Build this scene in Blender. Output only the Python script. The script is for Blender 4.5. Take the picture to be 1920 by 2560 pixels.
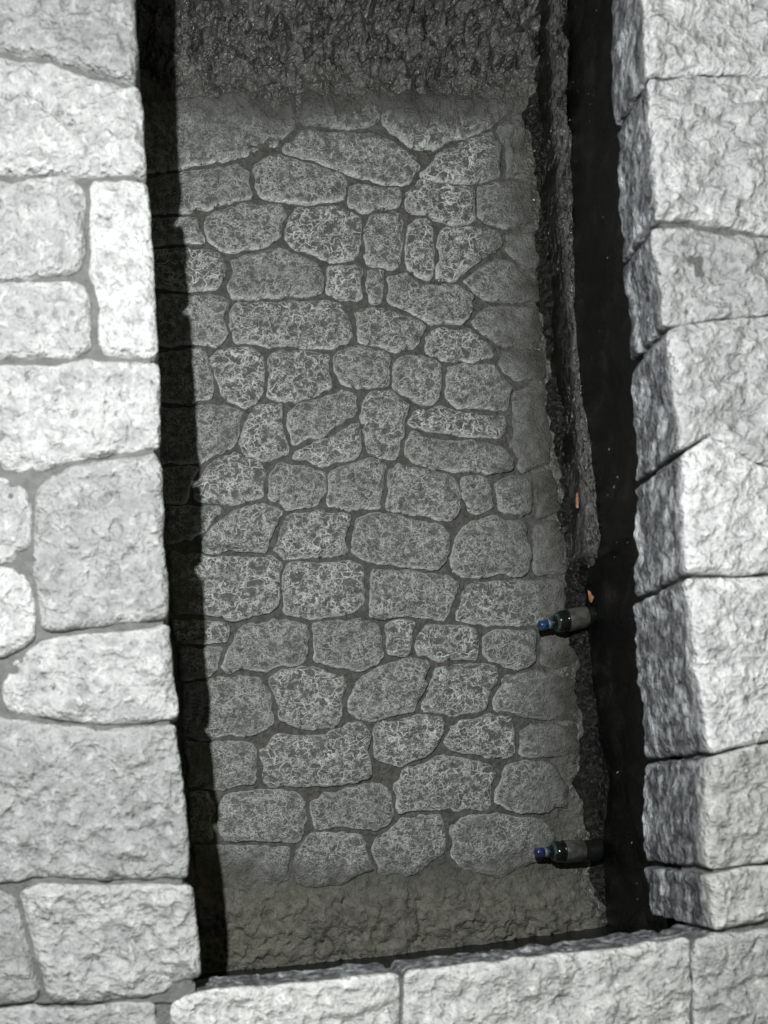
import bpy, math, random
import numpy as np
from mathutils import Vector, Matrix
from mathutils.geometry import delaunay_2d_cdt

for o in list(bpy.data.objects):
    bpy.data.objects.remove(o, do_unlink=True)
scene = bpy.context.scene
C = scene.collection

# ------------------------------------------------------------------ camera, light, exposure
CAM_H = 1.95            # lens above the pit floor (m)
TOP = 0.557             # height of the coping stones above the floor
F_PX = 2053.0           # focal length in pixels of a 1920 px wide frame
VX, VY = 400.0, 1750.0  # where the plumb line under the lens falls (1659 px wide tracing units)
S = 1920.0 / 1659.0
cd = bpy.data.cameras.new('camera')
cam = bpy.data.objects.new('camera', cd)
C.objects.link(cam)
cam.location = (0, 0, CAM_H)          # looking straight down into the pit
cam.rotation_euler = (0, 0, 0)
cd.sensor_fit = 'HORIZONTAL'
cd.lens = 26.0
cd.sensor_width = 26.0 * 1920.0 / F_PX
cd.shift_x = (960 - VX * S) / 1920.0
cd.shift_y = (VY * S - 1280) / 1920.0
cd.clip_start, cd.clip_end = 0.05, 50
cd.dof.use_dof = True
cd.dof.focus_distance = CAM_H
cd.dof.aperture_fstop = 1.7
scene.camera = cam

w = bpy.data.worlds.new('World')
scene.world = w
w.use_nodes = True
w.node_tree.nodes['Background'].inputs[0].default_value = (1.0, 0.99, 0.80, 1)
w.node_tree.nodes['Background'].inputs[1].default_value = 0.11

ld = bpy.data.lights.new('hand_torch', 'POINT')
ld.energy = 234
ld.color = (0.97, 1.0, 1.0)
ld.shadow_soft_size = 0.016
lamp = bpy.data.objects.new('hand_torch', ld)
C.objects.link(lamp)
lamp.location = (-0.30, 0.74, 2.25)

scene.render.engine = 'CYCLES'
scene.view_settings.view_transform = 'Standard'
scene.view_settings.look = 'None'
scene.view_settings.exposure = 0.0
scene.view_settings.gamma = 1.0
scene.view_settings.use_curve_mapping = False

# ------------------------------------------------------------------ helpers
def un(x, y, z):
    """point of the place at height z seen at tracing position x, y"""
    k = (CAM_H - z) / F_PX * S
    return ((x - VX) * k, -(y - VY) * k)

rng = np.random.RandomState(7)
PERM = rng.rand(65536).astype(np.float64)

def vnoise(p):
    p = np.asarray(p, float)
    i = np.floor(p).astype(np.int64)
    f = p - i
    f = f * f * f * (f * (f * 6 - 15) + 10)
    r = 0
    for dx in (0, 1):
        wx = f[:, 0] if dx else 1 - f[:, 0]
        for dy in (0, 1):
            wy = f[:, 1] if dy else 1 - f[:, 1]
            for dz in (0, 1):
                wz = f[:, 2] if dz else 1 - f[:, 2]
                h = ((i[:, 0] + dx) * 73856093) ^ ((i[:, 1] + dy) * 19349663) ^ ((i[:, 2] + dz) * 83492791)
                h = (h ^ (h >> 13)) * 1274126177
                r = r + wx * wy * wz * PERM[(h ^ (h >> 16)) & 65535]
    return r * 2 - 1

def fbm(p, scale, octs=4, gain=0.5, ridged=False):
    p = np.asarray(p, float) * scale
    a, t, s = 1.0, 0.0, 0.0
    for k in range(octs):
        n = vnoise(p + 17.3 * k)
        if ridged:
            n = 1 - 2 * np.abs(n)
        t = t + a * n
        s += a
        a *= gain
        p = p * 2.03
    return t / s

def sstep(a, b, x):
    if b < a: return 1 - sstep(b, a, x)
    t = np.clip((np.asarray(x, float) - a) / (b - a), 0, 1)
    return t * t * (3 - 2 * t)

def mesh_obj(name, verts, faces, mat, parent=None, center=None, attrs=None, smooth=True):
    verts = np.asarray(verts, float)
    if center is None:
        center = np.array([0.0, 0, 0])
    me = bpy.data.meshes.new(name)
    me.from_pydata((verts - center).tolist(), [], faces)
    if attrs:
        for k, v in attrs.items():
            at = me.attributes.new(k, 'FLOAT', 'POINT')
            at.data.foreach_set('value', np.asarray(v, np.float32))
    if smooth:
        me.polygons.foreach_set('use_smooth', [True] * len(me.polygons))
    me.materials.append(mat)
    me.update()
    o = bpy.data.objects.new(name, me)
    C.objects.link(o)
    o.location = center
    if parent is not None:
        o.parent = parent
        o.matrix_parent_inverse = Matrix.Translation(-parent.location)
    return o

def tag(o, label=None, cat=None, group=None, kind=None):
    if label: o['label'] = label
    if cat: o['category'] = cat
    if group: o['group'] = group
    if kind: o['kind'] = kind
    return o

def empty(name, loc):
    o = bpy.data.objects.new(name, None)
    o.empty_display_size = 0.05
    C.objects.link(o)
    o.location = loc
    return o

# ------------------------------------------------------------------ materials
class NT:
    def __init__(self, name):
        m = bpy.data.materials.new(name)
        m.use_nodes = True
        self.m, self.t = m, m.node_tree
        self.b = self.t.nodes['Principled BSDF']
        self.pos = self.n('ShaderNodeNewGeometry').outputs['Position']
    def n(self, typ, **kw):
        nd = self.t.nodes.new(typ)
        for k, v in kw.items():
            if k.startswith('i_'):
                nd.inputs[k[2:].replace('_', ' ')].default_value = v
            else:
                setattr(nd, k, v)
        return nd
    def link(self, a, b):
        self.t.links.new(a, b)
    def noise(self, scale, detail=4, rough=0.55, dist=0.0, vec=None):
        nd = self.n('ShaderNodeTexNoise')
        nd.inputs['Scale'].default_value = scale
        nd.inputs['Detail'].default_value = detail
        nd.inputs['Roughness'].default_value = rough
        nd.inputs['Distortion'].default_value = dist
        self.link(vec if vec is not None else self.pos, nd.inputs['Vector'])
        return nd
    def math(self, op, a, b=None, clamp=False):
        nd = self.n('ShaderNodeMath', operation=op, use_clamp=clamp)
        for i, v in enumerate((a, b)):
            if v is None: continue
            if isinstance(v, (int, float)): nd.inputs[i].default_value = v
            else: self.link(v, nd.inputs[i])
        return nd.outputs[0]
    def ramp(self, fac, a, b, lo=0.0, hi=1.0):
        nd = self.n('ShaderNodeMapRange', interpolation_type='SMOOTHSTEP')
        self.link(fac, nd.inputs[0])
        for i, v in zip((1, 2, 3, 4), (a, b, lo, hi)): nd.inputs[i].default_value = v
        return nd.outputs[0]
    def mix(self, fac, a, b):
        nd = self.n('ShaderNodeMix', data_type='RGBA')
        if isinstance(fac, (int, float)): nd.inputs[0].default_value = fac
        else: self.link(fac, nd.inputs[0])
        for i, v in ((6, a), (7, b)):
            if isinstance(v, tuple): nd.inputs[i].default_value = v + (1,)
            else: self.link(v, nd.inputs[i])
        return nd.outputs[2]
    def attr(self, name):
        return self.n('ShaderNodeAttribute', attribute_name=name).outputs['Fac']
    def warp(self, scale, amt, detail=2):
        nz = self.noise(scale, detail)
        sub = self.n('ShaderNodeVectorMath', operation='SUBTRACT')
        self.link(nz.outputs['Color'], sub.inputs[0]); sub.inputs[1].default_value = (.5, .5, .5)
        mul = self.n('ShaderNodeVectorMath', operation='SCALE')
        self.link(sub.outputs[0], mul.inputs[0]); mul.inputs['Scale'].default_value = amt
        add = self.n('ShaderNodeVectorMath', operation='ADD')
        self.link(self.pos, add.inputs[0]); self.link(mul.outputs[0], add.inputs[1])
        return add.outputs[0]
    def bump(self, h, dist, strength=1.0, prev=None):
        nd = self.n('ShaderNodeBump')
        nd.inputs['Strength'].default_value = strength
        nd.inputs['Distance'].default_value = dist
        self.link(h, nd.inputs['Height'])
        if prev is not None: self.link(prev, nd.inputs['Normal'])
        return nd.outputs[0]
    def out(self, col=None, rough=None, nrm=None, spec=None):
        for v, k in ((col, 'Base Color'), (rough, 'Roughness'), (nrm, 'Normal'), (spec, 'Specular IOR Level')):
            if v is None: continue
            if isinstance(v, tuple): self.b.inputs[k].default_value = v + (1,)
            elif isinstance(v, (int, float)): self.b.inputs[k].default_value = v
            else: self.link(v, self.b.inputs[k])
        return self.m

def veins(t, warp_scale, warp_amt, scale, width):
    st = t.n('ShaderNodeVectorMath', operation='MULTIPLY')
    t.link(t.warp(warp_scale, warp_amt, 1), st.inputs[0]); st.inputs[1].default_value = (.72, 1.25, 1.0)
    vo = t.n('ShaderNodeTexVoronoi', feature='DISTANCE_TO_EDGE')
    vo.inputs['Scale'].default_value = scale
    t.link(st.outputs[0], vo.inputs['Vector'])
    return t.ramp(vo.outputs['Distance'], 0.0, width, 1.0, 0.0)

def iso(t, scale, detail, rough, width, vec=None):
    """thin meandering filaments along the mid level of a noise"""
    n = t.noise(scale, detail, rough, .3, vec).outputs[0]
    return t.ramp(t.math('ABSOLUTE', t.math('SUBTRACT', n, .5)), 0.0, width, 1.0, 0.0)

def mat_paving():
    t = NT('crusted paving stone')
    info = t.n('ShaderNodeObjectInfo').outputs['Random']
    crust, mud, wet, algae = t.attr('crust'), t.attr('mud'), t.attr('wet'), t.attr('algae')
    nb = t.noise(30, 4).outputs[0]
    base = t.mix(t.ramp(nb, .3, .7), (.135, .134, .127), (.215, .215, .206))
    base = t.mix(t.math('MULTIPLY', info, .45), base, (.125, .122, .115))
    va, vb = veins(t, 60, .028, 54, .09), veins(t, 38, .045, 31, .062)
    pick = t.ramp(t.n('ShaderNodeObjectInfo').outputs['Random'], .35, .65)
    v1 = t.math('ADD', t.math('MULTIPLY', va, t.math('SUBTRACT', 1.0, pick)), t.math('MULTIPLY', vb, pick))
    v2 = veins(t, 110, .016, 104, .13)
    v3 = iso(t, 34, 3, .6, .022)
    m1 = t.ramp(t.noise(17, 2).outputs[0], .36, .60)
    fine = t.noise(190, 3, .7).outputs[0]
    m2 = t.ramp(t.noise(60, 2).outputs[0], .40, .58)
    net = t.math('MAXIMUM', t.math('MULTIPLY', v1, t.math('ADD', t.math('MULTIPLY', m1, .7), .3)), t.math('MULTIPLY', v2, t.math('MULTIPLY', m2, .75)))
    net = t.math('MAXIMUM', net, t.math('MULTIPLY', v3, m2))
    hi = t.math('MULTIPLY', t.ramp(t.attr('high'), .52, .80), t.ramp(fine, .48, .60))
    net = t.math('MAXIMUM', net, t.math('MULTIPLY', hi, .7))
    net = t.math('MULTIPLY', net, t.ramp(fine, .32, .50, .5, 1.0))
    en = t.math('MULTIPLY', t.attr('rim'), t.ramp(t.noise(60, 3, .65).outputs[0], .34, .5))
    net = t.math('MULTIPLY', net, t.ramp(info, 0, 1, .55, 1.05))
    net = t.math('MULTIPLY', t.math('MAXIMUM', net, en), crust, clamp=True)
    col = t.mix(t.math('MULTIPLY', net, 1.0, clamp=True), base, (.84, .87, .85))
    mcol = t.mix(t.ramp(nb, .3, .7), (.10, .095, .078), (.22, .213, .182))
    col = t.mix(mud, col, mcol)
    col = t.mix(t.math('MULTIPLY', algae, .6), col, (.22, .23, .11))  # moss green, lightened in place of fill light
    col = t.mix(t.math('MULTIPLY', wet, .8), col, (.05, .048, .043))
    rough = t.ramp(wet, 0, 1, .85, .25)
    nrm = t.bump(t.math('ADD', fine, t.math('MULTIPLY', nb, 1.2)), .013, 1.0)
    return t.out(col, rough, nrm, .35)

def mat_bed():
    t = NT('mortar and silt')
    mud, wet, algae = t.attr('mud'), t.attr('wet'), t.attr('algae')
    col = t.mix(t.ramp(t.noise(60, 5, .6).outputs[0], .3, .7), (.036, .035, .030), (.078, .076, .066))
    col = t.mix(t.ramp(t.noise(18, 3).outputs[0], .62, .8, 0, .5), col, (.085, .082, .05))
    mcol = t.mix(t.ramp(t.noise(38, 5, .6).outputs[0], .3, .7), (.066, .063, .050), (.142, .137, .111))
    col = t.mix(mud, col, mcol)
    col = t.mix(t.math('MULTIPLY', algae, .6), col, (.16, .165, .075))  # bed takes the same moss green with painted fill light
    col = t.mix(t.math('MULTIPLY', wet, .85), col, t.mix(t.ramp(t.noise(22, 3, .6, .5).outputs[0], .40, .62), (.024, .023, .021), (.085, .081, .076)))
    rough = t.ramp(wet, 0, 1, .75, .27)
    n1 = t.noise(95, 3, .6, .3).outputs[0]
    nrm = t.bump(n1, .009, 1.0)
    return t.out(col, rough, nrm, .7)

def mat_coping():
    t = NT('pale rough stone')
    n1 = t.noise(20, 4, .6).outputs[0]
    n2 = t.noise(50, 4, .6, .0).outputs[0]
    col = t.mix(t.ramp(n1, .30, .68), (.42, .425, .425), (.62, .625, .625))
    col = t.mix(t.ramp(n2, .28, .46, .7, 0), col, (.22, .225, .23))
    col = t.mix(t.ramp(n2, .54, .68, 0, .7), col, (.84, .85, .85))
    col = t.mix(t.math('MULTIPLY', t.attr('rim'), .45), col, (.88, .89, .89))
    tone = t.n('ShaderNodeMix', data_type='RGBA', blend_type='MULTIPLY')
    tone.inputs[0].default_value = 1.0
    t.link(col, tone.inputs[6]); t.link(t.n('ShaderNodeObjectInfo').outputs['Color'], tone.inputs[7])
    col = tone.outputs[2]
    st = t.n('ShaderNodeVectorMath', operation='MULTIPLY')
    t.link(t.pos, st.inputs[0]); st.inputs[1].default_value = (1.0, .42, 1.0)
    n3 = t.noise(70, 4, .65, .2, st.outputs[0]).outputs[0]
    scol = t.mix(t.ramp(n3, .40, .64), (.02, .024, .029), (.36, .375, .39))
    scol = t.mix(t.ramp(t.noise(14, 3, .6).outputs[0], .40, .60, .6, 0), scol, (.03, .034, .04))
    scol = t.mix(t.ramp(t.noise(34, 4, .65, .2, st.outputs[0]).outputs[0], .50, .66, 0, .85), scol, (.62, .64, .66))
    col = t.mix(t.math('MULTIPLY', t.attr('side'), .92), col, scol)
    n4 = t.noise(130, 3, .6).outputs[0]
    col = t.mix(t.ramp(n4, .32, .46, .4, 0), col, (.2, .2, .205))
    nrm = t.bump(t.mix(t.attr('side'), t.math('ADD', t.math('MULTIPLY', n4, .35), n2), n3), .021, 1.0)
    return t.out(col, t.ramp(t.attr('side'), 0, 1, .85, .42), nrm, .35)

def mat_joint():
    t = NT('grey joint mortar')
    col = t.mix(t.noise(50, 5).outputs[0], (.09, .09, .088), (.27, .27, .262))
    return t.out(col, .9, t.bump(t.noise(140, 4, .65).outputs[0], .008, 1.0), .2)

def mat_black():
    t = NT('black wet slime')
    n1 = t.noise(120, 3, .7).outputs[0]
    glint = t.ramp(n1, .66, .74)
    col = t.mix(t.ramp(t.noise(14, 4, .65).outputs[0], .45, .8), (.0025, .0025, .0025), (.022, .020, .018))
    col = t.mix(t.math('MULTIPLY', glint, .5), col, (.06, .056, .052))  # pale specks painted into the slime colour as wet glints
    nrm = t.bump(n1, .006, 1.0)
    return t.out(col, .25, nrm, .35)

def mat_ledge():
    t = NT('wet grey ledge stone')
    sd = t.attr('side')
    st = t.n('ShaderNodeVectorMath', operation='MULTIPLY')
    t.link(t.pos, st.inputs[0]); st.inputs[1].default_value = (1.0, .35, 1.0)
    n1 = t.noise(110, 4, .7, .8, st.outputs[0]).outputs[0]
    col = t.mix(t.ramp(n1, .36, .62), (.007, .0065, .006), (.105, .102, .097))
    col = t.mix(sd, col, t.mix(t.ramp(n1, .60, .70), (.004, .004, .004), (.05, .047, .043)))
    nrm = t.bump(n1, .010, 1.0)
    return t.out(col, .2, nrm, .8)

def mat_plain(name, col, rough=.5, spec=.4, nscale=None, col2=None):
    t = NT(name)
    c = col
    if col2: c = t.mix(t.ramp(t.noise(nscale or 80, 4, .6).outputs[0], .35, .65), col, col2)
    return t.out(c, rough, None, spec)

PAVING, BED, COPING, JOINT, BLACK, LEDGE = mat_paving(), mat_bed(), mat_coping(), mat_joint(), mat_black(), mat_ledge()

# ------------------------------------------------------------------ traced lines and zones
E_LEFT = [(262, -1150), (282, -300), (290, 0), (300, 180), (318, 420), (340, 770), (346, 1000), (355, 1170), (370, 1400), (385, 1560), (410, 1850), (420, 2000), (436, 2130), (450, 2400)]
E_RIGHT = [(1395, -300), (1400, 0), (1405, 160), (1420, 470), (1450, 690), (1480, 960), (1490, 1230), (1520, 1500), (1540, 1620), (1537, 1880), (1545, 1980), (1570, 2400)]
FLOOR_R = [(1145, -300), (1150, 0), (1150, 200), (1165, 400), (1175, 600), (1180, 750), (1200, 900), (1215, 1050), (1230, 1200), (1245, 1350), (1260, 1500), (1260, 1700), (1280, 1850), (1300, 2010), (1320, 2400)]

def line_at(line, z):
    p = np.array([un(x, y, z) for x, y in line])[::-1]      # rising world y
    return lambda Y: np.interp(Y, p[:, 1], p[:, 0])

floor_right_px = lambda y: np.interp(y, [p[1] for p in FLOOR_R], [p[0] for p in FLOOR_R])
left_px = lambda y: np.interp(y, [p[1] for p in E_LEFT], [p[0] for p in E_LEFT])

def zones(P):
    """wear of the floor at world points: crust of salts, silt, wetness, moss with fill light painted in"""
    X, Y = P[:, 0], P[:, 1]
    k = CAM_H / F_PX * S
    px, py = X / k + VX, VY - Y / k
    n = fbm(P, 9, 3) * 45 + fbm(P + 5, 30, 3) * 22
    r = floor_right_px(py) - px + n * .8
    crust = sstep(215, 335, py + n) * (1 - sstep(1805, 1925, py + n)) * sstep(15, 190, r)
    mud = np.maximum.reduce([(1 - sstep(120, 270, py + n)) * .7, sstep(1835, 1960, py + n), 1 - sstep(-5, 70, r)])
    wet = np.maximum.reduce([(1 - sstep(150, 300, py + n)) ** 1.3, (1 - sstep(-5, 55, r)) * .8, sstep(2085, 2120, py + n * .3 + (px - 400) * .10) * .7])
    algae = (1 - sstep(30, 110, px - left_px(py) + n * .4)) * sstep(900, 1300, py + n) * sstep(-.15, .35, fbm(P + 9, 22, 3))  # moss tint, also brightened to stand in for bounce light in the shadow
    return crust, mud, wet, algae

# ------------------------------------------------------------------ stones
def grow(p, e):
    t = np.roll(p, -1, 0) - np.roll(p, 1, 0)
    nrm = np.c_[t[:, 1], -t[:, 0]] / (np.linalg.norm(t, axis=1)[:, None] + 1e-9)
    area = np.sum(p[:, 0] * np.roll(p[:, 1], -1) - np.roll(p[:, 0], -1) * p[:, 1])
    return p + nrm * e * (1 if area > 0 else -1)

def chaikin(p, it=2, q=.22):
    nx = np.roll(p, -1, 0)
    p = np.stack([p, p * .75 + nx * .25, p * .25 + nx * .75], 1).reshape(-1, 2)
    for _ in range(it):
        nx = np.roll(p, -1, 0)
        p = np.stack([p * (1 - q) + nx * q, p * q + nx * (1 - q)], 1).reshape(-1, 2)
    return p

def resample(p, step):
    q = np.vstack([p, p[:1]])
    d = np.r_[0, np.cumsum(np.hypot(*np.diff(q, axis=0).T))]
    n = max(12, int(d[-1] / step))
    t = np.linspace(0, d[-1], n, endpoint=False)
    return np.stack([np.interp(t, d, q[:, 0]), np.interp(t, d, q[:, 1])], 1)

def inside_dist(pts, poly):
    a, b = poly, np.roll(poly, -1, 0)
    ins = np.zeros(len(pts), bool)
    dist = np.full(len(pts), 1e9)
    for (x1, y1), (x2, y2) in zip(a, b):
        dx, dy = x2 - x1, y2 - y1
        t = np.clip(((pts[:, 0] - x1) * dx + (pts[:, 1] - y1) * dy) / (dx * dx + dy * dy + 1e-12), 0, 1)
        dist = np.minimum(dist, np.hypot(pts[:, 0] - x1 - t * dx, pts[:, 1] - y1 - t * dy))
        if abs(dy) > 1e-12:
            c = ((y1 > pts[:, 1]) != (y2 > pts[:, 1])) & (pts[:, 0] < (x2 - x1) * (pts[:, 1] - y1) / dy + x1)
            ins ^= c
    return ins, dist

def near_dist(pts, polys):
    d = np.full(len(pts), 9.0)
    for q in polys:
        if (q[:, 0].min() - .06 > pts[:, 0].max() or q[:, 0].max() + .06 < pts[:, 0].min() or
                q[:, 1].min() - .06 > pts[:, 1].max() or q[:, 1].max() + .06 < pts[:, 1].min()): continue
        ins, dd = inside_dist(pts, q)
        d = np.minimum(d, np.where(ins, -dd, dd))
    return d

def pack(p, others, joint, lone, seed):
    """let a stone grow until only the joint is left between it and its neighbours"""
    t = np.roll(p, -2, 0) - np.roll(p, 2, 0)
    nrm = np.c_[t[:, 1], -t[:, 0]] / (np.linalg.norm(t, axis=1)[:, None] + 1e-9)
    area = np.sum(p[:, 0] * np.roll(p[:, 1], -1) - np.roll(p[:, 0], -1) * p[:, 1])
    nrm = nrm * (1 if area > 0 else -1)
    d = near_dist(p, others)
    faces = (d - near_dist(p + nrm * .006, others)) > .003
    jn = joint * (1 + .45 * fbm(np.c_[p, np.full(len(p), seed)], 16, 2))
    g = np.where((d < .045) & faces, np.clip((d - jn) / 2, -.006, .011), lone)
    for _ in range(3):
        g = (np.roll(g, 1) + 2 * g + np.roll(g, -1)) / 4
    return resample(p + nrm * g[:, None], np.linalg.norm(p[1] - p[0]))

def stone(poly, z, parent, mat, seed, thick, spacing, amp, edge_w, edge_drop, side_rings=3, floor=False, cuts=2, wob=.003, q=.22, e=.004, group=None, joint=.010):
    r = np.random.RandomState(seed)
    p = chaikin(np.array([un(x, y, z) for x, y in poly]), cuts, q)
    p = resample(p, spacing)
    p = pack(p, [np.array([un(x, y, z) for x, y in g]) for g in group if g is not poly], joint, e, seed)
    off = np.c_[p, np.full(len(p), seed * 3.7)]
    p = p + np.c_[fbm(off, 28, 3), fbm(off + 40, 28, 3)] * wob * 2
    lo, hi = p.min(0), p.max(0)
    gx, gy = np.meshgrid(np.arange(lo[0], hi[0], spacing), np.arange(lo[1], hi[1], spacing))
    gx[::2] += spacing * .5
    g = np.c_[gx.ravel(), gy.ravel()]
    g = g + (r.rand(*g.shape) - .5) * spacing * .35
    ins, dist = inside_dist(g, p)
    g, dist = g[ins & (dist > spacing * .55)], dist[ins & (dist > spacing * .55)]
    nb = len(p)
    allp = np.vstack([p, g])
    vo, _, fo, ov, _, _ = delaunay_2d_cdt([Vector(v) for v in allp], [], [list(range(nb))], 1, 1e-7)
    V2 = np.array([v[:] for v in vo])
    D = np.zeros(len(V2))
    bidx = [-1] * nb
    for i, o in enumerate(ov):
        m = min(o) if o else 0
        if m >= nb: D[i] = dist[m - nb]
        for j in o:
            if j < nb: bidx[j] = i
    P3 = np.c_[V2, np.zeros(len(V2))]
    ps = P3 + np.array([0, 0, seed * .731])
    c0 = p.mean(0)
    tilt = (r.rand(2) - .5) * .05
    big = fbm(ps, 13, 3)
    wv = ps + np.c_[fbm(ps + 3, 30, 2), fbm(ps + 8, 30, 2), np.zeros(len(ps))] * .010
    mid = -fbm(wv, 34, 2, .55, True)
    fin = -fbm(wv, 85, 2, .6, True)
    cleft = sstep(.0, .16, fbm(wv, 11, 2)) + .6 * sstep(.1, .2, fbm(wv + 31, 17, 2))
    h = amp * ((1.1 if floor else .8) * big + (.62 * mid + .42 * fin if floor else .85 * fbm(ps * np.array([1., 1.5, 1.]), 22, 2) + .6 * fbm(ps, 58, 2) - .9 * sstep(.35, .7, fbm(ps + 50, 34, 2))) + .5 * (cleft - .6))
    rise = 1 - np.exp(-D / edge_w)
    zz = z + (V2 - c0) @ tilt + h * (.35 + .65 * rise) - edge_drop * (1 - rise) + (r.rand() - .5) * amp * .6
    top = np.c_[V2, zz]
    faces = [list(f) for f in fo]
    rim = np.exp(-D / (edge_w * 1.1))
    if floor:                                   # white rim is wider and stronger towards the lower edge of each stone
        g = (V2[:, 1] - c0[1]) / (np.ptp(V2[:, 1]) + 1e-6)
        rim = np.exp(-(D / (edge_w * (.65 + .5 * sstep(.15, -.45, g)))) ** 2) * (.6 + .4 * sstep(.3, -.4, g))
    hm = .55 * mid + .38 * fin
    high = (hm - hm.min()) / (np.ptp(hm) + 1e-9)
    side = np.zeros(len(top))
    # skirt
    rings, cur = [top], bidx
    cur = [i for i in cur if i >= 0]
    nbc = len(cur)
    base_n = len(top)
    ztop = zz[cur]
    zb = z - (thick(V2[cur][:, 1]) if callable(thick) else thick)
    inward = c0 - V2[cur]
    inward /= (np.linalg.norm(inward, axis=1)[:, None] + 1e-9)
    prev = cur
    bp = V2[cur]
    ccw = np.sum(bp[:, 0] * np.roll(bp[:, 1], -1) - np.roll(bp[:, 0], -1) * bp[:, 1]) > 0
    for s in range(1, side_rings + 1):
        f = s / side_rings
        q3 = np.c_[V2[cur], ztop * (1 - f) + zb * f]
        if side_rings > 4:
            sc = q3 * np.array([12, 12, 95.]) + seed
            d = fbm(sc, 1.0, 3, .6, True) * .005 + fbm(q3, 60, 3) * .004 - .005
            q3[:, :2] -= inward * (d * min(1, f * 4) )[:, None]
        else:
            q3[:, :2] += inward * .004 * f
        rings.append(q3)
        idx = list(range(base_n, base_n + nbc))
        for j in range(nbc):
            j2 = (j + 1) % nbc
            q = [prev[j], prev[j2], idx[j2], idx[j]]
            faces.append(q[::-1] if ccw else q)
        prev = idx
        base_n += nbc
        rim = np.r_[rim, np.full(nbc, max(0, .6 - f * 2))]
        high = np.r_[high, np.full(nbc, .4)]
        side = np.r_[side, np.full(nbc, min(1, f * 6) if side_rings > 4 else .4)]
    V = np.vstack(rings)
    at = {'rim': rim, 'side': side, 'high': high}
    if floor:
        cr, mu, we, al = zones(V)
        at.update(crust=cr, mud=mu, wet=we, algae=al)
    return mesh_obj('stone', V, faces, mat, parent, np.array([c0[0], c0[1], z]), at)

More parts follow.
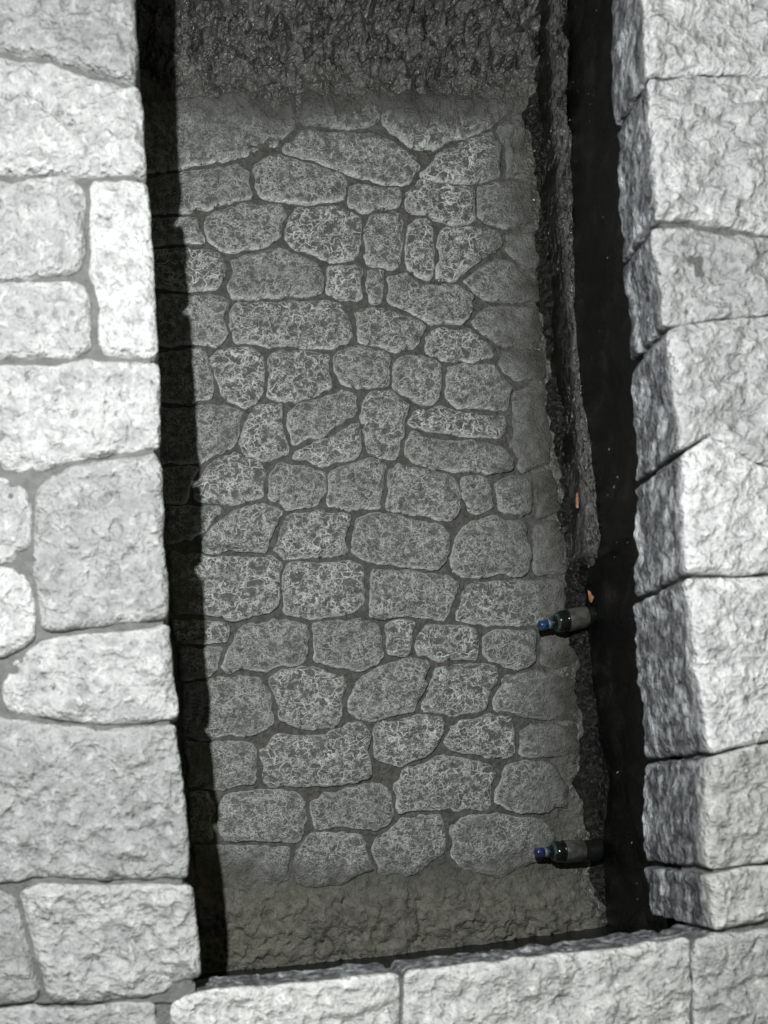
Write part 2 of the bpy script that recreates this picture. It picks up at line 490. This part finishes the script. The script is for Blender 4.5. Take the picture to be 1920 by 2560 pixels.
FLOOR_STONES = [
 [(300,225),(375,215),(560,190),(640,195),(636,262),(600,298),(480,333),(385,352),(300,360)],
 [(650,190),(815,200),(820,258),(760,266),(655,260)],
 [(830,200),(1000,190),(1110,212),(1075,252),(1010,283),(930,308),(890,312),(850,275),(828,258)],
 [(1080,265),(1130,240),(1148,330),(1140,378),(1098,380),(1100,330)],
 [(615,318),(640,290),(680,278),(800,287),(860,303),(912,348),(885,385),(830,392),(760,362),(700,345)],
 [(905,368),(960,330),(1010,300),(1062,278),(1085,310),(1086,368),(1030,386),(985,397),(930,388)],
 [(310,385),(385,373),(430,362),(520,356),(545,368),(545,418),(500,425),(430,446),(380,455),(310,455)],
 [(548,345),(600,335),(680,345),(740,370),(752,385),(745,420),(690,432),(620,425),(560,425),(548,400)],
 [(756,395),(800,388),(860,400),(866,430),(830,450),(780,447),(752,436)],
 [(884,412),(905,388),(960,385),(1028,400),(1032,468),(1005,482),(940,462),(880,440)],
 [(1036,395),(1090,387),(1150,390),(1158,440),(1165,480),(1100,490),(1050,478),(1036,460)],
 [(435,475),(480,442),(540,432),(600,435),(618,460),(610,500),(570,522),(520,538),(470,532),(445,508)],
 [(315,470),(390,462),(425,464),(434,500),(440,522),(395,520),(315,520)],
 [(625,465),(640,448),(700,440),(760,450),(785,468),(785,540),(740,560),(680,540),(640,526),(618,512)],
 [(793,478),(810,455),(865,455),(878,478),(870,560),(840,576),(800,562),(786,545)],
 [(886,480),(920,470),(942,490),(942,560),(930,602),(905,596),(880,560)],
 [(950,490),(1000,485),(1085,490),(1085,530),(1040,560),(985,590),(948,605),(946,545)],
 [(1095,495),(1160,490),(1170,570),(1140,578),(1112,552),(1095,525)],
 [(325,535),(395,530),(440,530),(485,550),(490,580),(470,610),(415,616),(325,612)],
 [(500,560),(530,540),(600,540),(680,565),(700,590),(690,630),(640,636),(560,641),(502,636),(495,600)],
 [(708,575),(740,565),(785,575),(786,640),(750,646),(708,626)],
 [(791,582),(827,580),(831,640),(794,648)],
 [(838,592),(880,587),(930,612),(985,617),(1025,637),(1015,680),(1000,690),(950,697),(900,667),(840,645)],
 [(1010,600),(1060,557),(1100,562),(1165,612),(1170,645),(1100,640),(1060,635),(1028,620)],
 [(335,630),(415,640),(485,640),(490,718),(470,738),(420,738),(335,735)],
 [(498,668),(520,650),(600,646),(680,642),(745,652),(760,690),(765,720),(720,741),(620,746),(510,736),(495,700)],
 [(769,668),(790,656),(850,666),(920,702),(905,735),(870,751),(810,741),(775,725)],
 [(922,720),(960,703),(1010,710),(1060,735),(1068,765),(1030,780),(960,766),(920,747)],
 [(1022,690),(1070,657),(1165,667),(1175,710),(1172,738),(1105,740),(1062,722)],
 [(340,770),(400,755),(430,742),(445,760),(460,820),(452,855),(415,866),(340,860)],
 [(455,768),(500,746),(550,746),(572,770),(570,830),(530,876),(490,862),(462,800)],
 [(580,772),(610,749),(680,753),(715,766),(718,828),(680,845),(600,866),(579,850)],
 [(725,762),(760,746),(830,753),(848,772),(840,834),(800,830),(750,830),(725,800)],
 [(853,782),(880,764),(940,776),(960,800),(955,855),(920,866),(880,855),(853,830)],
 [(968,792),(1000,779),(1060,786),(1112,836),(1102,880),(1040,886),(990,880),(965,845)],
 [(1078,772),(1110,750),(1172,750),(1185,810),(1160,815),(1112,808)],
 [(345,880),(410,882),(470,871),(520,881),(520,930),(490,970),(450,986),(345,995)],
 [(525,906),(560,881),(612,866),(616,930),(610,975),(570,990),(530,981),(522,945)],
 [(624,884),(690,866),(740,841),(768,850),(775,880),(740,910),(690,935),(637,956),(622,920)],
 [(784,872),(800,847),(840,838),(868,858),(882,882),(872,960),(850,985),(805,972),(790,930)],
 [(635,985),(650,965),(700,946),(760,914),(776,910),(785,950),(770,985),(700,1001)],
 [(887,908),(910,882),(1000,881),(1090,891),(1102,910),(1085,941),(1010,941),(930,928)],
 [(876,950),(900,928),(960,948),(1060,953),(1107,987),(1100,1010),(1040,1016),(960,1006),(890,1001)],
 [(1114,840),(1180,832),(1195,960),(1192,1000),(1132,1010),(1114,960)],
 [(420,1045),(460,991),(510,976),(560,991),(577,1020),(565,1070),(500,1081),(425,1078)],
 [(345,1015),(400,1008),(425,1005),(405,1060),(400,1080),(350,1080)],
 [(584,1030),(602,1000),(660,1000),(700,1020),(705,1060),(680,1086),(620,1091),(582,1070)],
 [(713,1022),(740,1001),(790,991),(836,1001),(832,1050),(820,1091),(760,1096),(711,1086)],
 [(841,1012),(870,1001),(940,1011),(990,1040),(1000,1090),(980,1116),(900,1111),(841,1096)],
 [(1002,1032),(1040,1022),(1065,1042),(1065,1090),(1030,1111),(1010,1100)],
 [(1073,1042),(1110,1027),(1150,1042),(1155,1100),(1100,1106),(1077,1095)],
 [(1163,1022),(1190,1012),(1210,1060),(1215,1108),(1166,1118)],
 [(355,1095),(418,1097),(470,1092),(476,1110),(432,1150),(360,1165)],
 [(438,1170),(470,1122),(530,1096),(600,1091),(616,1106),(590,1160),(570,1190),(480,1191),(438,1187)],
 [(610,1122),(650,1109),(740,1106),(755,1120),(750,1195),(700,1206),(620,1201),(596,1182)],
 [(764,1160),(785,1112),(850,1111),(930,1126),(972,1150),(977,1180),(950,1230),(880,1221),(790,1211),(762,1190)],
 [(983,1160),(1020,1122),(1080,1116),(1140,1131),(1150,1200),(1140,1240),(1050,1241),(985,1231),(977,1200)],
 [(1152,1132),(1200,1117),(1220,1150),(1226,1230),(1163,1240)],
 [(365,1195),(430,1206),(500,1196),(590,1201),(605,1216),(600,1310),(560,1326),(470,1331),(370,1318)],
 [(614,1238),(635,1216),(700,1209),(790,1216),(790,1300),(740,1326),(650,1331),(614,1321)],
 [(796,1250),(815,1226),(880,1236),(970,1241),(990,1256),(985,1290),(960,1331),(880,1326),(800,1326)],
 [(1000,1290),(1030,1257),(1100,1246),(1170,1251),(1222,1256),(1230,1320),(1180,1346),(1060,1346),(990,1336)],
 [(375,1340),(470,1337),(495,1360),(490,1385),(445,1388),(380,1385)],
 [(385,1400),(440,1402),(480,1397),(470,1440),(440,1460),(390,1460)],
 [(490,1402),(530,1351),(590,1339),(660,1341),(668,1400),(650,1431),(580,1441),(500,1448),(478,1440)],
 [(676,1347),(720,1337),(800,1346),(825,1371),(830,1420),(780,1441),(730,1441),(676,1421)],
 [(838,1351),(860,1341),(903,1346),(885,1408),(842,1415)],
 [(905,1375),(925,1352),(1000,1351),(1040,1366),(1035,1420),(980,1426),(905,1416)],
 [(1050,1376),(1075,1361),(1160,1356),(1165,1430),(1120,1446),(1050,1411)],
 [(1173,1371),(1240,1361),(1250,1430),(1200,1440),(1171,1430)],
 [(395,1480),(440,1478),(490,1461),(560,1466),(590,1500),(585,1560),(540,1586),(450,1591),(395,1585)],
 [(582,1468),(610,1441),(690,1446),(745,1461),(745,1530),(725,1566),(650,1571),(605,1550),(592,1500)],
 [(755,1502),(790,1466),(860,1436),(910,1421),(930,1431),(915,1500),(880,1541),(800,1546),(755,1541)],
 [(925,1492),(945,1441),(1000,1431),(1075,1446),(1080,1470),(1050,1530),(1000,1546),(917,1531)],
 [(1065,1502),(1095,1461),(1150,1456),(1255,1476),(1250,1556),(1180,1546),(1072,1531)],
 [(400,1605),(450,1612),(500,1596),(545,1611),(560,1660),(550,1696),(465,1701),(405,1695)],
 [(565,1622),(600,1591),(700,1591),(780,1566),(800,1580),(800,1670),(760,1691),(680,1691),(580,1701),(565,1670)],
 [(810,1572),(850,1556),(960,1551),(960,1580),(920,1631),(870,1651),(810,1641)],
 [(966,1592),(1000,1546),(1110,1551),(1116,1600),(1100,1636),(1030,1621),(963,1611)],
 [(1130,1572),(1250,1562),(1255,1625),(1200,1636),(1135,1626)],
 [(473,1745),(520,1706),(600,1706),(650,1716),(665,1770),(640,1811),(560,1816),(490,1816),(470,1782)],
 [(410,1715),(455,1715),(458,1760),(455,1815),(415,1815)],
 [(679,1732),(740,1706),(820,1696),(845,1721),(840,1780),(780,1786),(690,1786),(675,1760)],
 [(857,1692),(880,1661),(940,1641),(1010,1646),(1070,1666),(1055,1740),(1000,1741),(870,1756),(860,1721)],
 [(1075,1702),(1110,1656),(1200,1651),(1235,1700),(1230,1746),(1130,1756),(1082,1731)],
 [(420,1832),(480,1830),(560,1826),(620,1840),(625,1900),(560,1931),(420,1935)],
 [(635,1872),(670,1811),(740,1796),(790,1816),(800,1880),(740,1911),(650,1921)],
 [(810,1832),(870,1771),(950,1761),(970,1820),(900,1891),(830,1891)],
 [(977,1782),(1050,1766),(1150,1771),(1200,1800),(1180,1851),(1080,1901),(992,1871)],
]

# ------------------------------------------------------------------ the pit floor
def grid_mesh(x0, x1, y0, y1, step):
    nx, ny = int((x1 - x0) / step) + 1, int((y1 - y0) / step) + 1
    X, Y = np.meshgrid(np.linspace(x0, x1, nx), np.linspace(y0, y1, ny))
    i = np.arange(nx * ny).reshape(ny, nx)
    q = np.stack([i[:-1, :-1], i[:-1, 1:], i[1:, 1:], i[1:, :-1]], -1).reshape(-1, 4)
    return np.c_[X.ravel(), Y.ravel(), np.zeros(nx * ny)], q.tolist()

V, Fq = grid_mesh(-.14, 1.06, -.42, 2.45, .0044)
cr, mu, we, al = zones(V)
k0 = CAM_H / F_PX * S
py = VY - V[:, 1] / k0
ends = np.maximum(1 - sstep(115, 265, py + fbm(V, 12, 3) * 50), sstep(1870, 1990, py + fbm(V, 12, 3) * 40))
topw = .6 + .4 * (py < 1000)
rough_h = fbm(V, 16, 4, .55) * .006 + fbm(V, 45, 4, .6, True) * .005
V[:, 2] = -.0135 + fbm(V, 40, 3) * .0025 + ends * (.020 + rough_h * 1.2 + topw * fbm(V + 4, 34, 2) * .012 - .018 * topw * np.exp(-(vnoise(V * 15 + fbm(V, 40, 2)[:, None] * .8) / .09) ** 2) - .010 * topw * np.exp(-(vnoise(V * 31 + 7 + fbm(V, 60, 2)[:, None] * .8) / .10) ** 2) + (1 - sstep(100, 260, py)) * (fbm(V + fbm(V, 20, 2)[:, None] * .02, 26, 2, .5) * .030 + fbm(V, 62, 2, .5) * .013)) + mu * (.006 + rough_h * .5)
floor = mesh_obj('floor', V, Fq, BED, None, None, dict(mud=mu, wet=we, algae=al))
tag(floor, kind='structure')
for i, poly in enumerate(FLOOR_STONES):
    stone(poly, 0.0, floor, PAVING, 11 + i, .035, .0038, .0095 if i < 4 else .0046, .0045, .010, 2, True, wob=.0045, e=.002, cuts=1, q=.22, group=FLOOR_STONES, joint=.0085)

# ------------------------------------------------------------------ the walls round the pit
def loft(name, profile, ys, mat, parent, noise=.006, seed=0, attr=None):
    """profile(y) -> list of (x, z, side); swept along y"""
    rows, sd = [], []
    for y in ys:
        pr = profile(y)
        pts = []
        for (xa, za, sa), (xb, zb, sb), n in [(pr[i][:3], pr[i + 1][:3], pr[i][3]) for i in range(len(pr) - 1)]:
            for t in np.linspace(0, 1, n, endpoint=False):
                pts.append((xa + (xb - xa) * t, y, za + (zb - za) * t)); sd.append(sa)
        pts.append((pr[-1][0], y, pr[-1][1])); sd.append(pr[-1][2])
        rows.append(pts)
    V = np.array(rows, float)
    ny, nx = V.shape[:2]
    V = V.reshape(-1, 3)
    if noise:
        V = V + np.c_[fbm(V + seed, 14, 4), np.zeros(len(V)), fbm(V + seed + 30, 14, 4)] * noise * 1.6 \
              + np.c_[fbm(V + seed, 70, 3, .6, True), np.zeros(len(V)), fbm(V + seed + 3, 70, 3, .6, True)] * noise * .5
    i = np.arange(nx * ny).reshape(ny, nx)
    q = np.stack([i[:-1, :-1], i[:-1, 1:], i[1:, 1:], i[1:, :-1]], -1).reshape(-1, 4)[:, ::-1]
    return mesh_obj(name, V, q.tolist(), mat, parent, None, dict(side=sd))

def slab(name, outline, z0, z1, mat, parent):
    n = len(outline)
    v = [(x, y, z0) for x, y in outline] + [(x, y, z1) for x, y in outline]
    f = [list(range(n))[::-1], list(range(n, 2 * n))] + [[i, (i + 1) % n, n + (i + 1) % n, n + i] for i in range(n)]
    return mesh_obj(name, v, f, mat, parent, None, None, smooth=False)

# left wall
lw = empty('stone_wall', (-.35, .8, -.05))
tag(lw, 'whitest rough stone wall on the left, throwing a dark shadow on the paving', 'wall', 'walls round the pit')
EL = line_at(E_LEFT, TOP)
ysl = np.linspace(-.36, 2.25, 50)
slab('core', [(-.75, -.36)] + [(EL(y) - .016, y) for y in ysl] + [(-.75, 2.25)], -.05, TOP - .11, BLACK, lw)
slab('mortar', [(-.75, -.36)] + [(EL(y) - .012, y) for y in ysl] + [(-.75, 2.25)], TOP - .109, TOP - .024, JOINT, lw)
def mortar_bed(x0, x1, y0, y1, keep, parent):
    V, F = grid_mesh(x0, x1, y0, y1, .0055)
    V[:, 2] = TOP - .0135 + fbm(V, 22, 3) * .005 + fbm(V, 75, 2) * .0028
    ok = keep(V[:, 0], V[:, 1])
    F = [f for f in F if ok[f[0]] and ok[f[1]] and ok[f[2]] and ok[f[3]]]
    used = sorted({i for f in F for i in f})
    ix = {v: k for k, v in enumerate(used)}
    mesh_obj('pointing', V[used], [[ix[i] for i in f] for f in F], JOINT, parent)
mortar_bed(-.72, .05, -.33, 1.6, lambda X, Y: X < EL(Y) - .011, lw)
LEFT = [
 [(-260,-1150),(262,-1150),(282,-700),(288,-20),(292,50),(297,110),(288,178),(180,138),(100,110),(0,98),(-260,92)],
 [(-260,125),(0,115),(100,130),(200,158),(302,188),(310,300),(318,374),(250,372),(140,352),(0,362),(-260,365)],
 [(-260,400),(0,392),(120,386),(172,400),(181,430),(181,540),(140,582),(0,596),(-260,595)],
 [(200,392),(245,376),(316,381),(330,560),(340,766),(222,766),(210,640),(190,480)],
 [(-260,615),(0,607),(100,602),(180,614),(195,650),(188,740),(160,766),(0,770),(-260,770)],
 [(-260,795),(100,778),(200,774),(341,774),(346,960),(280,975),(150,985),(50,1002),(0,990),(-260,985)],
 [(76,1130),(95,1052),(150,1008),(330,972),(347,1000),(353,1170),(366,1328),(260,1344),(95,1356),(80,1300)],
 [(-260,1045),(0,1040),(46,1060),(60,1120),(55,1175),(0,1205),(-260,1205)],
 [(-260,1228),(0,1228),(58,1260),(75,1310),(60,1370),(20,1405),(-260,1410)],
 [(0,1480),(40,1425),(120,1380),(362,1350),(380,1500),(384,1550),(270,1556),(120,1548),(10,1532)],
 [(-260,1440),(-40,1440),(-20,1480),(-30,1525),(-260,1525)],
 [(-260,1552),(0,1552),(200,1582),(375,1566),(392,1650),(410,1850),(405,1895),(200,1898),(60,1893),(-260,1910)],
 [(53,1935),(80,1912),(250,1916),(417,1912),(422,1990),(434,2110),(300,2150),(110,2168),(85,2050),(65,2000)],
 [(-260,1930),(20,1942),(45,2030),(72,2150),(20,2168),(-260,2170)],
 [(-260,2192),(100,2182),(330,2180),(350,2250),(345,2460),(-260,2460)],
]
LT = [.66, .95, .84, 1.15, .92, .98, .74, .85, 1.15, .92, .70, .86, .62, .78, .8]
LT = LT[:10] + [.8] + LT[10:]
for i, poly in enumerate(LEFT):
    o = stone(poly, TOP, lw, COPING, 201 + i, .10, .0036, .0090, .0045, .010, 4, wob=.002, q=.26, cuts=1, e=.001, group=LEFT, joint=.0095)
    o.color = (LT[i], LT[i] * .995, LT[i] * .985, 1)

# wall across the bottom
bw = empty('stone_wall', (.5, -.3, -.05))
tag(bw, 'low stone wall of long blocks closing the bottom end of the pit', 'wall', 'walls round the pit')
E_BOT = [(345, 2172), (436, 2146), (650, 2130), (868, 2106), (1100, 2080), (1350, 2050), (1490, 2030), (1560, 2020), (1900, 1960)]
eb = [un(x, y, TOP) for x, y in E_BOT]
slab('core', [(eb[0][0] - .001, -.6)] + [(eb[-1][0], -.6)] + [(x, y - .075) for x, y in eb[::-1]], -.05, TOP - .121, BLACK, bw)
slab('mortar', [(-.25, -.6)] + [(eb[-1][0], -.6)] + [(x, y - .012) for x, y in eb[::-1]] + [(-.25, eb[0][1] - .05)], TOP - .120, TOP - .023, JOINT, bw)
BOTTOM = [
 [(372,2175),(395,2155),(450,2143),(650,2130),(868,2106),(872,2200),(870,2460),(368,2460)],
 [(877,2115),(890,2102),(1100,2080),(1350,2050),(1490,2032),(1500,2120),(1505,2460),(877,2460)],
 [(1502,2070),(1515,2036),(1560,2020),(2250,1955),(2250,2460),(1512,2460)],
]
for i, poly in enumerate(BOTTOM):
    o = stone(poly, TOP, bw, COPING, 301 + i, .12, .0036, .0090, .0045, .010, 12, wob=.003, q=.28, cuts=1, e=.002, group=BOTTOM, joint=.006)
    c = (1.2, 1.12, .95)[i]
    o.color = (c, c * .99, c * .96, 1)

# right wall: black slimy face, a narrow ledge, pale blocks on top
rw = empty('stone_wall', (1.0, .8, -.05))
tag(rw, 'grey stone wall on the right with a black slimy lower face and narrow ledge', 'wall', 'walls round the pit')
ER = line_at(E_RIGHT, TOP)
FR = line_at(FLOOR_R, 0.0)
LEDGE_Z = .09
LL = line_at([(1185,-300),(1190, 0), (1200, 300), (1215, 500), (1235, 700), (1245, 900), (1255, 1100), (1262, 1215)], LEDGE_Z)
LR = line_at([(1210,-300),(1218, 0), (1228, 300), (1241, 500), (1262, 700), (1273, 850), (1286, 1050), (1291, 1215)], LEDGE_Z)
y_led = un(0, 1215, LEDGE_Z)[1]
def thick_at(Y):
    return np.interp(Y, [-.3, -.1, .1, .3, .45, .7, .95, 1.2], [.195, .205, .205, .19, .17, .14, .12, .113])
def prof(y):
    on = float(sstep(y_led - .05, y_led + .02, y))
    xf = float(FR(y))
    xw = float(LR(y)) if y > y_led else xf + .035
    xw = xf + .035 if y <= y_led else xw
    zt = TOP - float(thick_at(y))
    xt = float(ER(y)) + .035
    return [(xf + .002, -.06, 1, 3), (xf + .010 + .012 * (1 - on), .012 + .03 * on, 1, 3), (xw + .01, .05 + .035 * on, 1, 26), (xt, zt, 1, 1)]
loft('slime_face', prof, np.linspace(-.38, 2.4, 330), BLACK, rw, .007, 5)
def lprof(y):
    a, b = float(LL(y)), float(LR(y))
    n1, n2 = [float(v) for v in fbm(np.array([[y, 0, 3.], [y, 7, 3.]]), 22, 4)]
    fade = float(sstep(y_led - .004, y_led + .03, y))
    a = b - (b - a) * (.25 + .6 * fade) * (.95 + .3 * n1)
    zt = LEDGE_Z - .03 * (1 - fade)
    return [(a - .002, -.02, 1, 4), (a + n1 * .012, zt - .004, 0, 8), (b + n2 * .010, zt + .003, 0, 2), (b + .012, zt - .03, 1, 1)]
bt = NT('lumpy wet silt')
bn = bt.noise(85, 4, .7, .5).outputs[0]
BANK = bt.out(bt.mix(bt.ramp(bn, .42, .68), (.005, .005, .0045), (.036, .034, .031)), .2, bt.bump(bn, .016, 1.0), .5)
def bprof(y):
    xf = float(FR(y))
    n1, n2 = [float(v) for v in fbm(np.array([[y, 0, 3.], [y, 7, 3.]]), 20, 3)]
    return [(xf - .014 + n1 * .022, -.012, 0, 5), (xf + .002 + n1 * .014, .014, 0, 6), (xf + .026 + n2 * .02, .020 + n1 * .012, 0, 4), (xf + .045, .0, 0, 1)]
loft('silt_bank', bprof, np.linspace(-.36, 2.4, 460), BANK, rw, .010, 21)
loft('ledge', lprof, np.linspace(y_led, 2.4, 370), LEDGE, rw, .008, 9)
ysr = np.linspace(-.30, 1.9, 40)
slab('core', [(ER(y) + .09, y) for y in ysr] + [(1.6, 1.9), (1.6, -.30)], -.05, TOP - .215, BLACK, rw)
slab('mortar', [(ER(y) + .016, y) for y in ysr] + [(1.6, 1.9), (1.6, -.30)], TOP - .112, TOP - .020, JOINT, rw)
RIGHT = [
 ([(1396,-700),(1640,-700),(1720,60),(1740,145),(1590,146),(1500,149),(1405,156),(1398,60),(1396,-40)], .113),
 ([(1408,166),(1500,154),(1600,158),(2250,162),(2250,520),(1700,495),(1600,478),(1500,465),(1424,464),(1414,300)], .12),
 ([(1424,482),(1500,473),(1600,498),(2250,540),(2250,650),(1720,662),(1560,670),(1450,690),(1442,600)], .138),
 ([(1451,706),(1560,686),(1720,676),(2250,668),(2250,1002),(1720,1003),(1640,988),(1570,942),(1530,934),(1476,958),(1468,850)], .16),
 ([(1483,992),(1530,950),(1580,965),(1650,1012),(2250,1028),(2250,1222),(1720,1228),(1600,1233),(1492,1232),(1486,1100)], .18),
 ([(1494,1252),(1600,1246),(2250,1236),(2250,1560),(1720,1586),(1640,1600),(1540,1624),(1522,1500),(1508,1380)], .205),
 ([(1542,1640),(1640,1614),(1720,1600),(2250,1572),(2250,1835),(1720,1850),(1620,1862),(1540,1877),(1534,1760)], .205),
 ([(1538,1893),(1620,1882),(1720,1870),(2250,1848),(2250,1935),(1720,1972),(1600,1998),(1550,2008),(1543,1950)], .195),
 ([(1655,-700),(2250,-700),(2250,148),(1760,145),(1740,60)], .10),
]
RT = [1.12, 1.08, .92, 1.05, 1.4, 1.3, .98, 1.05, 1.1]
for i, (poly, th) in enumerate(RIGHT):
    o = stone(poly, TOP, rw, COPING, 401 + i, thick_at, .0036, .0095, .0045, .010, 26 if i < 8 else 4, wob=.002, q=.2, cuts=1, e=.001, group=[g for g, _ in RIGHT], joint=.0055)
    o.color = (RT[i], RT[i] * .995, RT[i] * (.95 if i > 5 else .99), 1)

# ------------------------------------------------------------------ bottles and litter
def lathe(name, prof, mat, parent, seg=48):
    vs, fs = [], []
    for (x, r) in prof:
        for j in range(seg):
            a = 2 * math.pi * j / seg
            vs.append((x, r * math.cos(a), r * math.sin(a)))
    for i in range(len(prof) - 1):
        for j in range(seg):
            j2 = (j + 1) % seg
            fs.append([i * seg + j, i * seg + j2, (i + 1) * seg + j2, (i + 1) * seg + j])
    me = bpy.data.meshes.new(name)
    me.from_pydata(vs, [], fs)
    me.polygons.foreach_set('use_smooth', [True] * len(fs))
    me.materials.append(mat)
    me.update()
    o = bpy.data.objects.new(name, me)
    C.objects.link(o)
    o.parent = parent
    return o

def mat_pet(name, col):
    t = NT(name)
    t.b.inputs['Transmission Weight'].default_value = .75
    t.b.inputs['IOR'].default_value = 1.35
    return t.out(col, .12, t.bump(t.noise(70, 3).outputs[0], .002, .4), .5)
PET = mat_pet('green tinted plastic', (.030, .036, .033))
LABEL = mat_plain('dirty paper label', (.03, .0295, .026), .42, .4, 45, (.075, .073, .064))
CAPS = [mat_plain('blue cap plastic', (.006, .022, .075), .3, .5, 150, (.03, .075, .15)), mat_plain('indigo cap plastic', (.010, .009, .06), .3, .5, 150, (.03, .035, .12))]
RING = mat_plain('pale neck plastic', (.13, .14, .14), .4, .4)
CYAN = mat_plain('cyan collar plastic', (.0, .045, .065), .4, .4)
TEAL = mat_plain('green shoulder plastic', (.014, .030, .026), .3, .5, 90, (.035, .075, .062))

def bottle(tip, base, capmat, label, dents, zc):
    a = np.array(un(*tip, .034)); b = np.array(un(*base, .034))
    d = b - a
    root = empty('plastic_bottle', (a[0], a[1], zc))
    root.rotation_euler = (0, math.radians(-1.0), math.atan2(d[1], d[0]))
    root.scale = (.9, .80, .80)
    tag(root, label, 'bottle', 'empty bottles lying by the wall')
    R = .0315
    cap = [(0, .0005), (0, .0125), (.0015, .0143), (.020, .0146), (.0205, .0135)]
    lathe('cap', cap, capmat, root)
    lathe('neck_ring', [(.0205, .0128), (.0210, .0142), (.0270, .0142), (.0275, .0128)], RING, root)
    lathe('collar', [(.0276, .0128), (.0280, .0165), (.0305, .0165), (.0310, .0128)], CYAN, root)
    body = [(.0310, .0125), (.034, .0135), (.040, .021), (.047, .0275), (.055, R), (.064, R - .0008), (.066, R - .002), (.068, R - .0008),
            (.120, R - .0012), (.124, R - .0026), (.128, R - .001), (.150, R), (.160, R - .001), (.166, R - .006), (.168, R - .012), (.165, .010), (.164, .0005)]
    body = [p for s in range(len(body) - 1) for p in (body[s], tuple((np.array(body[s]) + np.array(body[s + 1])) / 2))] + [body[-1]]
    bo = lathe('body', body, PET, root)
    for v in bo.data.vertices:
        n = math.sin(v.co.x * 130 + dents) * math.sin(math.atan2(v.co.z, v.co.y) * 3 + dents) * .0014
        if v.co.x > .04: v.co.y *= 1 + n / R; v.co.z *= 1 + n / R
    lathe('label_band', [(.0705, R + .0012), (.071, R + .0016), (.119, R + .0012), (.1195, R + .0008)], LABEL, root)
    sh = lathe('shoulder_band', [(.0405, .0222), (.043, .0246), (.046, .0276)], TEAL, root)
    return root
bottle((1165, 1352), (1282, 1330), CAPS[0], 'small plastic bottle with bright blue cap, the upper of the two', 0.4, .034)
bottle((1158, 1842), (1290, 1836), CAPS[1], 'small plastic bottle with dark indigo cap near the bottom corner', 2.1, .032)

def scrap(name, pts, z, mat, label, cat, tilt):
    p = np.array([un(x, y, z) for x, y in pts])
    c = p.mean(0)
    n = len(p)
    zz = z + np.sin((p[:, 1] - c[1]) * 180) * .003 + (p[:, 0] - c[0]) * tilt
    V = [(c[0], c[1], z + .004)] + [(x, y, h) for (x, y), h in zip(p, zz)]
    V += [(x, y, h - .0012) for x, y, h in V]
    F = []
    for i in range(n):
        a, b = 1 + i, 1 + (i + 1) % n
        F += [[0, a, b], [n + 1, n + 1 + b, n + 1 + a], [a, n + 1 + a, n + 1 + b, b]]
    o = mesh_obj(name, V, F, mat, None, np.array([c[0], c[1], z]), None, False)
    tag(o, label, cat, 'scraps of dead leaf')
    return o
LEAF = mat_plain('dead orange leaf', (.16, .07, .03), .5, .4, 300, (.38, .21, .12))
scrap('leaf_scrap', [(1271, 1274), (1275, 1279), (1277, 1285), (1282, 1290), (1281, 1296), (1278, 1302), (1275, 1296), (1272, 1285)], .075, LEAF, 'ragged orange leaf scrap stuck just above the blue capped bottle', 'leaf', .6)
scrap('leaf_scrap', [(1245, 1066), (1248, 1064), (1250, 1080), (1249, 1098), (1245, 1096), (1244, 1080)], .092, LEAF, 'thin orange leaf sliver caught on the edge of the narrow ledge', 'leaf', .3)

# pale chips added to stand in for wet glints on the slimy wall
def glint_chips(n=80):
    r = np.random.RandomState(4)
    Vs, Fs = [], []
    oc = np.array([(1, 0, 0), (-1, 0, 0), (0, 1, 0), (0, -1, 0), (0, 0, 1), (0, 0, -1)], float)
    of = [(0, 2, 4), (2, 1, 4), (1, 3, 4), (3, 0, 4), (2, 0, 5), (1, 2, 5), (3, 1, 5), (0, 3, 5)]
    for i in range(n):
        y = -.28 + r.rand() ** 1.3 * 2.0
        pr = prof(y)
        u = r.rand()
        if u < .4:
            x, z = float(FR(y)) - r.rand() * .035, .006
        else:
            t = r.rand() ** 2 * .55
            x = pr[2][0] * (1 - t) + pr[3][0] * t; z = pr[2][1] * (1 - t) + pr[3][1] * t
            x -= .004
        sz = .0012 + .0030 * r.rand() ** 3
        a = r.rand() * 6.28
        R = np.array([[math.cos(a), -math.sin(a), 0], [math.sin(a), math.cos(a), 0], [0, 0, 1]])
        b = len(Vs)
        Vs += ((oc * (sz * (.6 + .8 * r.rand(6, 1))) * np.array([1, .7, .6])) @ R + np.array([x, y, z])).tolist()
        Fs += [[b + k for k in f] for f in of]
    m = mat_plain('pale wet grit', (.04, .038, .035), .2, .6, 300, (.26, .25, .24))
    o = mesh_obj('glint_chips', Vs, Fs, m, None, None, None, False)
    tag(o, 'pale chips added as wet glints along the foot of the black wall', 'glint_chips', kind='stuff')
glint_chips()
